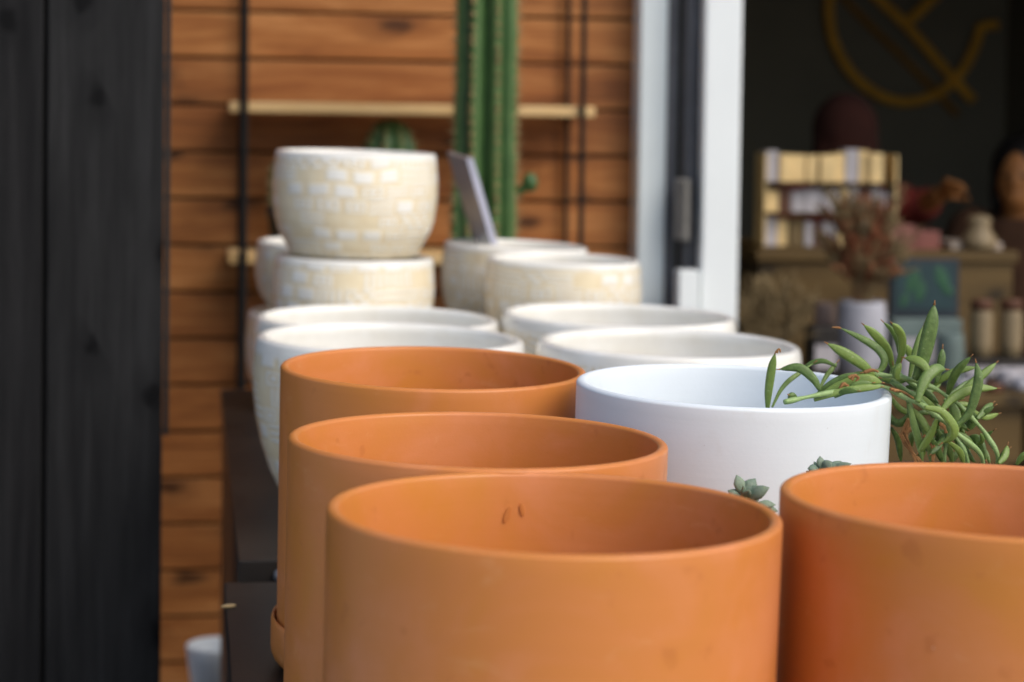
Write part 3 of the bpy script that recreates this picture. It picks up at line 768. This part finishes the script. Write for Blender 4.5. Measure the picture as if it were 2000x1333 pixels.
sprig(1606, 922, 1.74, [(1604, 918, 1601, 893, 16, .004), (1606, 918, 1625, 903, 22, -.004), (1602, 922, 1577, 917, 22, -.006), (1616, 918, 1642, 903, 14, .004), (1620, 916, 1662, 908, 14, -.004), (1604, 925, 1590, 905, 12, .01)], (.03, .01, .15))
# ---------------------------------------------------------------- shop interior
def ibox(name, x0, y0, x1, y1, v, dep, mat, label, cat, group=None, bev=.003, parts=None):
    ua, zt = PV(x0, y0, v); ub_, zb = PV(x1, y1, v)
    root = empty(name, UV((ua+ub_)/2, v+dep/2, zb), label, cat, group)
    bm = bmesh.new(); ubox(bm, ua, ub_, v, v+dep, zb, zt, bev, root.location)
    o = obj("body", bm, mat, root, smooth=False)
    return root, (ua, ub_, zb, zt)
def col(name, c, rough=.55, **k): 
    if name not in M: M[name] = simple(name, c, rough, **k)
    return M[name]
cream = col("cream_card", (.72, .53, .25)); ivory = col("old_ivory", (.24, .18, .10)); lil = col("pale_lilac_card", (.40, .38, .40)); teal = col("teal_print", (.010, .035, .040)); pink = col("dusty_pink_card", (.20, .075, .055))
sage = col("sage_glaze", (.11, .15, .14)); brown = col("brown_leather", (.10, .04, .02)); skin = col("skin", (.40, .165, .05)); navy = col("dark_frame", (.012, .02, .03))
green = col("print_leaf_green", (.028, .095, .045)); rust = col("rust_dried_flower", (.16, .050, .018), .85); straw = col("straw_dried_grass", (.17, .12, .055), .85)
hair1 = col("auburn_hair", (.040, .010, .006), .95); hair2 = col("black_hair", (.010, .008, .007), .5); red = col("dark_red_cloth", (.13, .012, .006), .85); coat = col("brown_coat", (.085, .038, .018), .9)
# counter
ZC = PV(1700, 490, 5.55)[1]
uc0 = PV(1478, 500, 5.55)[0]; uc1 = PV(1990, 500, 5.55)[0]
root = empty("shop_counter", UV((uc0+uc1)/2, 5.8, 0), "long oak shop counter inside, carrying the display rack of boxes", "counter")
bm = bmesh.new(); ubox(bm, uc0, uc1, 5.55, 6.10, ZC-.03, ZC, .003, root.location); obj("countertop", bm, M['counter'], root, smooth=False)
bm = bmesh.new(); ubox(bm, uc0+.01, uc1-.01, 5.565, 6.08, .012, ZC-.031, .003, root.location); obj("front_panel", bm, M['counter'], root, smooth=False)
# display rack: three tiers of boxes
ur0 = PV(1492, 480, 5.60)[0]; ur1 = PV(1752, 480, 5.60)[0]; zr1 = PV(1600, 287, 5.6)[1]
root = empty("display_rack", UV((ur0+ur1)/2, 5.65, ZC+.001), "tiered cream display rack of small cards and boxes on the shop counter", "display rack")
tiers = [(ZC+.006, .088), (ZC+.098, .078), (ZC+.180, zr1-ZC-.182)]
for i, (zz, hh) in enumerate(tiers):
    bm = bmesh.new(); ubox(bm, ur0, ur1, 5.60, 5.72, zz-.005, zz-.001, .001, root.location); obj("tier_shelf", bm, M['counter'], root, smooth=False)
for uu in (ur0, ur1-.006):
    bm = bmesh.new(); ubox(bm, uu, uu+.006, 5.605, 5.70, ZC+.007, zr1-.02, .001, root.location); obj("side_panel", bm, cream, root, smooth=False)
rn = random.Random(12)
pal = [[lil, lil, brown, cream, straw], [lil, lil, lil, brown, cream], [cream, cream, cream, cream, lil]]  # top tier mostly cream: its warm lit look is put into the colour
for i, (zz, hh) in enumerate(tiers):
    u = ur0+.012
    while u < ur1-.03:
        wdt = rn.uniform(.022, .05); 
        if u+wdt > ur1-.008: break
        bm = bmesh.new(); ubox(bm, u, u+wdt-.003, 5.62+rn.uniform(0, .02), 5.70, zz, zz+hh*rn.uniform(.72, .95), .002, root.location)
        obj("carton", bm, rn.choice(pal[i]), root, smooth=False); u += wdt
def figure_mesh(parts, loc, name, mat, parent, vox=.012):
    bm = bmesh.new()
    for p in parts:
        if p[0] == 'e': ellipsoid(bm, Vector(p[1]), p[2], p[3] if len(p) > 3 else None, 24, 16)
        else: tube(bm, [Vector(q) for q in p[1]], p[2], 14, p[3] if len(p) > 3 else 1.0)
    o = obj(name, bm, mat, parent)
    md = o.modifiers.new("join", 'REMESH'); md.mode = 'VOXEL'; md.voxel_size = vox; md.use_smooth_shade = True
    sm = o.modifiers.new("soft", 'SMOOTH'); sm.iterations = 4; sm.factor = .6
    return o
lerp = lambda a, b_, t: a+(b_-a)*t
def hand(w, d, s=1.0):
    """palm and five fingers at wrist w pointing along d"""
    d = Vector(d).normalized(); side = d.cross(Vector((0, 1, 0))).normalized(); w = Vector(w)
    ps = [('t', [w, w+d*.045, w+d*.09], lambda t: .019+.010*math.sin(t*3), .5)]
    for k, (o_, ln) in enumerate(((-.030, .068), (-.010, .078), (.010, .072), (.029, .055))):
        b0 = w+d*.085+side*o_
        ps.append(('t', [b0, b0+d*ln*.5+Vector((0, .004, 0)), b0+d*ln+Vector((0, .02, -.004))], lambda t: .0095-.003*t))
    b0 = w+d*.03+side*(-.026)
    ps.append(('t', [b0, b0+d*.03-side*.028, b0+d*.06-side*.035], lambda t: .011-.003*t))
    return ps
def person(px, py_head, Y, label, hair, cloth, arm=None, turn=0.0, skinm=None, fy=-1):
    hc = P(px, py_head, Y)                                   # head centre
    root = empty("person", (hc.x, Y, .012), label, "person", None, (0, 0, turn))
    k = (hc.z-.012)/1.56                                     # head centre height for a 1.68 m person
    hz = hc.z-.012
    body = [('e', (0, 0, hz), (.076, .094, .115)), ('e', (0, fy*.03, hz-.06), (.052, .06, .05)), ('e', (0, fy*.098, hz-.015), (.012, .018, .022)),
            ('e', (.077, 0, hz-.01), (.012, .02, .03)), ('e', (-.077, 0, hz-.01), (.012, .02, .03)), ('e', (.0, fy*.088, hz-.058), (.024, .01, .007)),
            ('t', [(0, .01, hz-.05), (0, .02, hz-.13), (0, .02, hz-.22)], lambda t: .052+.02*t)]
    sh = hz-.235*k
    arms = []
    la = arm or [(.17, 0, sh), (.22, -.02, sh-.28), (.20, -.14, sh-.50)]
    ra = [(-.17, 0, sh), (-.23, .0, sh-.28), (-.21, -.08, sh-.53)]
    for a in (la, ra):
        d = (Vector(a[2])-Vector(a[1])).normalized()
        body.append(('t', [Vector(a[1]).lerp(Vector(a[2]), .35), Vector(a[2])], lambda t: .036-.010*t)); body += hand(Vector(a[2]), d)
    # legs inside the trousers join neck and arms through the torso, so the figure is one surface
    body.append(('t', [(0, .02, hz-.2), (0, .01, hz-.45), (0, 0, hz-.70)], lambda t: .10+.01*t, .7))
    for s in (1, -1): body.append(('t', [(s*.08, 0, hz-.66), (s*.09, 0, .46*k), (s*.09, .01, .07)], lambda t: .078-.038*t)); body.append(('e', (s*.09, -.06, .035), (.042, .12, .035)))
    for a in (la, ra): body.append(('t', [Vector(a[0])*.6+Vector((0, 0, a[0][2]*.4)), Vector(a[0]), Vector(a[1]), Vector(a[1]).lerp(Vector(a[2]), .4)], lambda t: .046-.012*t))
    figure_mesh(body, None, "body", skinm or skin, root, .009)
    cl = [('t', [(0, .02, sh+.045), (0, .015, sh-.03), (0, .0, sh-.22), (0, 0, sh-.42), (0, 0, sh-.66)], lambda t: .06 if t < .02 else lerp(.165, .155, t), .68),
          ('e', (0, .01, sh-.03), (.185, .095, .07))]
    for a in (la, ra):
        cl.append(('t', [Vector(a[0])*.7+Vector((0, 0, a[0][2]*.3)), Vector(a[0]), Vector(a[1]), Vector(a[1]).lerp(Vector(a[2]), .55)], lambda t: .068-.020*t))
    figure_mesh(cl, None, "coat", cloth, root, .011)
    tr = []
    for s in (1, -1): tr.append(('t', [(s*.075, 0, sh-.56), (s*.095, 0, .46*k), (s*.095, .01, .10)], lambda t: .105-.035*t))
    figure_mesh(tr, None, "trousers", M['black'], root, .012)
    hr = [('e', (0, -fy*.022, hz+.022), (.100, .105, .115)), ('e', (0, -fy*.075, hz-.09), (.080, .045, .13)), ('e', (.078, -fy*.03, hz-.05), (.022, .055, .10)), ('e', (-.078, -fy*.03, hz-.05), (.022, .055, .10))]
    figure_mesh(hr, None, "hair", hair, root, .009)
    for s in (1, -1):
        bm = bmesh.new(); ellipsoid(bm, Vector((s*.030, fy*.086, hz+.004)), (.012, .008, .006), None, 10, 8); obj("eye", bm, hair2, root)
    return root
hz1 = P(1648, 268, 6.55).z
Yp = 6.55
r1c = P(1648, 268, Yp)
def rel(px, py, Y, c=r1c): q_ = P(px, py, Y); return (q_.x-c.x, q_.y-c.y, q_.z-.012)
sh1 = (hz1-.012)-.235*(hz1-.012)/1.56
person(1648, 268, Yp, "blurred person with auburn hair and dark red top behind the counter, one arm reaching out", hair1, red, arm=[(.17, 0, sh1), rel(1785, 412, 6.62), rel(1838, 379, 6.40)], fy=1)
person(1994, 345, 6.7, "blurred dark haired person in a brown coat at the far right of the shop", hair2, coat, turn=R(-25))
# things on the counter
for (nm, x0, y0, x1, y1, v, dep, mt, lab, cat) in (
    ("gift_box", 1738, 440, 1788, 489, 5.60, .10, pink, "mottled pink patterned box on the counter right of the rack", "box"),
    ("gift_box", 1790, 452, 1836, 489, 5.62, .10, col("salmon_card", (.20, .065, .05)), "plain salmon pink box beside the mottled pink one", "box"),
    ("paper_stack", 1858, 474, 1958, 489, 5.60, .16, col("off_white_paper", (.40, .33, .27)), "low stack of off white paper on the counter", "paper")):
    ibox(nm, x0, y0, x1, y1, v, dep, mt, lab, cat)
# cream ornament above the paper
c = P(1912, 458, 5.85); 
root = empty("cream_ornament", (c.x, c.y, ZC+.001), "small rounded cream ornament standing on the counter near the right person", "ornament")
hh = P(1912, 420, 5.85).z-ZC
bm = bmesh.new(); lathe(bm, [(.02, .001), (.045, .004), (.05, hh*.3), (.035, hh*.5), (.028, hh*.7), (.034, hh*.82), (.025, hh*.95), (.001, hh)], 32); obj("body", bm, ivory, root)
# front table inside the shop
vt = 4.78; ZT = PV(1850, 772, vt)[1]
ut0 = PV(1520, 760, vt)[0]; ut1 = PV(2080, 760, vt)[0]
root = empty("shop_table", UV((ut0+ut1)/2, vt+.3, 0), "brown wooden shop table inside the door crowded with vases and jars", "table")
bm = bmesh.new(); ubox(bm, ut0, ut1, vt, vt+.62, ZT-.03, ZT, .003, root.location); obj("tabletop", bm, M['counter'], root, smooth=False)
for a, b_ in ((ut0+.02, vt+.02), (ut1-.08, vt+.02), (ut0+.02, vt+.54), (ut1-.08, vt+.54)):
    bm = bmesh.new(); ubox(bm, a, a+.06, b_, b_+.06, .012, ZT-.031, .003, root.location); obj("leg", bm, M['counter'], root, smooth=False)
bm = bmesh.new(); ubox(bm, ut0+.09, ut1-.09, vt+.03, vt+.05, ZT-.17, ZT-.031, .003, root.location); obj("apron", bm, M['counter'], root, smooth=False)
bm = bmesh.new(); ubox(bm, PV(1822, 800, vt)[0], PV(1965, 800, vt)[0], vt+.07, vt+.45, .013, ZT-.175, .003, root.location); obj("drawer_unit", bm, M['counter'], root, smooth=False)
def tbox(nm, x0, y0, x1, v, dep, mt, lab, cat, group=None, zb=None):
    ua, zt = PV(x0, y0, v); ub_, _ = PV(x1, y0, v); zb = zb or ZT+.001
    root = empty(nm, UV((ua+ub_)/2, v+dep/2, zb), lab, cat, group)
    bm = bmesh.new(); ubox(bm, ua, ub_, v, v+dep, zb, zt, .004, root.location); obj("body", bm, mt, root, smooth=False)
    bm = bmesh.new(); ubox(bm, ua+.006, ub_-.006, v-.003, v-.0005, zb+(zt-zb)*.3, zb+(zt-zb)*.7, .0, root.location); obj("label_band", bm, lil if mt is not lil else cream, root, smooth=False)
    return root, zt, (ua, ub_)
def vase(nm, px, ytop, wpx, v, mt, lab, cat, group=None, prof=None, zb=None, lid=None):
    u_, zt = PV(px, ytop, v); zb = zb or ZT+.001; h = zt-zb; r_ = wpx/2/F*(v*1.0)
    root = empty(nm, UV(u_, v, zb), lab, cat, group)
    prof = prof or [(.75, 0), (.9, .01), (1, .3), (1, .75), (.93, .97), (.9, 1), (.84, .97), (.8, .3), (.01, .25)]
    bm = bmesh.new(); lathe(bm, [(a*r_, b_*h) for a, b_ in prof], 40); obj("body", bm, mt, root)
    if lid: 
        bm = bmesh.new(); lathe(bm, [(r_*.8, h), (r_*.95, h+.001), (r_*.95, h+.022), (r_*.9, h+.026), (.001, h+.027)], 32); obj("lid", bm, lid, root)
    return root, h, r_
col("lilac_glaze", (.36, .36, .40), .4)
vr, vh, vrr = vase("dried_flower_vase", 1684, 588, 100, 4.98, M["lilac_glaze"], "pale grey vase holding rust coloured dried flowers inside the shop", "vase")
rn = random.Random(21)
def sprays(parent, zbase, n, h0, h1, spread, mt, name, head, seg=3, hr=.006, cx=0):
    bm = bmesh.new()
    for i in range(n):
        a = rn.uniform(0, 6.283); s = rn.uniform(.15, 1)**.7*spread; hh = rn.uniform(h0, h1)
        tip = Vector((math.cos(a)*s+cx, math.sin(a)*s*.6, zbase+hh)); mid = Vector((math.cos(a)*s*.35+cx*.4, math.sin(a)*s*.25, zbase+hh*.5))
        b0 = Vector((rn.uniform(-.02, .02), rn.uniform(-.02, .02), zbase-.05))
        tube(bm, [b0, mid, tip], lambda t: .0018*(1-.5*t), 4, n=4)
        d = (tip-mid).normalized()
        for k in range(head):
            q_ = mid.lerp(tip, rn.uniform(.45, 1.05)); dd_ = (d+Vector((rn.uniform(-.7, .7), rn.uniform(-.7, .7), rn.uniform(-.2, .6)))).normalized()
            tube(bm, [q_, q_+dd_*rn.uniform(.015, .04)], lambda t: hr*(1-.75*t), 4, .4, n=2)
    return obj(name, bm, mt, parent)
sprays(vr, vh, 60, .06, .24, .085, rust, "rust_flowers", 14, hr=.0055)
sprays(vr, vh, 70, .06, .27, .12, straw, "straw_grass", 9, hr=.0028)
pr_, ph_, _ = vase("pampas_vase", 1508, 705, 90, 4.86, brown, "dark vase of loose tan dried grass beside the white door", "vase")
sprays(pr_, ph_, 110, .04, .19, .10, straw, "dried_grass", 8, hr=.0024)
tbox("black_box", 1588, 640, 1640, 4.95, .08, M['black'], "small black box on the shop table left of the vase", "box")
vase("pink_candle", 1612, 592, 46, 5.10, col("pale_pink_wax", (.30, .21, .17)), "pale pink tall candle jar behind the black box", "candle")
r_, zt_, uu_ = tbox("sage_box", 1745, 624, 1880, 5.02, .14, sage, "pale sage green box under the framed botanical print", "box")
ua, z1_ = PV(1740, 506, 5.06); ub_, z0_ = PV(1872, 622, 5.06)
root = empty("botanical_print", UV((ua+ub_)/2, 5.07, zt_+.001), "dark framed picture of blurred green leaves standing on the sage box", "picture")
bm = bmesh.new(); ubox(bm, ua, ub_, 5.06, 5.08, zt_+.001, z1_, .003, root.location); obj("frame", bm, navy, root, smooth=False)
bm = bmesh.new(); ubox(bm, ua+.012, ub_-.012, 5.057, 5.0597, zt_+.02, z1_-.012, 0, root.location); obj("print", bm, teal, root, smooth=False)
for (a, b_, s, ang) in ((.30, .60, .026, .6), (.42, .45, .022, .2), (.72, .70, .026, -.5), (.80, .5, .018, -.9), (.2, .3, .015, .4)):
    bm = bmesh.new(); ellipsoid(bm, UV(ua+(ub_-ua)*a, 5.056, zt_+(z1_-zt_)*b_)-root.location, (s*.6, .0012, s*1.2), Matrix.Rotation(ang, 4, 'Y'), 16, 8); obj("painted_leaf", bm, green, root)
tbox("dark_riser", 1880, 704, 2040, 5.00, .16, M['black'], "low dark riser carrying the two cream jars", "riser")
zr_ = PV(1880, 704, 5.0)[1]+.001
vase("cream_jar", 1917, 606, 46, 5.08, ivory, "cream jar with dark lid, left of the pair on the dark riser", "jar", "cream jars on the riser", zb=zr_, lid=brown)
vase("cream_jar", 1975, 606, 46, 5.08, ivory, "cream jar with dark lid, right of the pair at the picture edge", "jar", "cream jars on the riser", zb=zr_, lid=brown)
vase("sage_cup", 1855, 650, 60, 4.93, sage, "glazed sage green cup in front of the sage box", "cup")
for i, (px, yt, wpx, v, mt, lab) in enumerate(((1905, 728, 36, 4.90, lil, "pale lilac pot just left of the brown bowl"), (1968, 722, 44, 4.93, lil, "pale lilac pot right of the brown bowl at the edge"),
                          (1880, 742, 34, 4.84, M["lilac_glaze"], "tiny white pot at the front left of the table clutter"), (1994, 738, 36, 4.86, M["lilac_glaze"], "tiny white pot cut by the right edge"),
                          (1940, 748, 40, 4.83, brown, "small brown bowl at the front of the shop table"), (1770, 690, 40, 4.9, lil, "lilac cup behind the trailing plant leaves"))):
    vase("small_cup", px, yt, wpx, v, mt, lab, "cup", "small cups on the shop table")
# ampersand on the back wall
va_ = VB-.06
def A(px, py, dv=0): u_, z_ = PV(px, py, va_+dv); return UV(u_, va_+dv, z_)
o0 = A(1770, 100)
root = empty("ampersand_sign", o0, "large gold ampersand mounted on the dark shop wall, cut by the top edge", "sign")
wr = 20/2/F*9.0
def stroke(pts, name, mt, r_, dv=0):
    bm = bmesh.new(); tube(bm, [A(x, y, dv)-o0 for x, y in pts], lambda t: r_, 12, 1.0, n=8); return obj(name, bm, mt, root)
arc = [(1633, -40)]
for k in range(0, 13):
    a = R(188-k*15.2); arc.append((1767+143*math.cos(a), 47+150*math.sin(a)))
arc = [(1640, -60), (1622, -10), (1620, 40), (1632, 90), (1662, 142), (1706, 180), (1755, 199), (1805, 194), (1848, 172), (1882, 135), (1904, 92), (1915, 55)]
stroke(arc, "bowl_stroke", M['gold'], wr)
stroke([(1911, 57), (1930, 50), (1948, 50)], "serif", M['gold'], wr)
stroke([(1660, -70), (1700, -18), (1770, 50), (1850, 140), (1900, 196)], "diagonal_stroke", M['gold'], wr)
stroke([(1905, -80), (1830, -10), (1771, 47)], "upper_stroke", M['gold'], wr)
stroke([(1610, -60), (1660, 10), (1760, 110), (1870, 224)], "second_diagonal", M['bronze'], wr*.8, .045)  # thinner bronze bar set behind, the letter's doubled diagonal
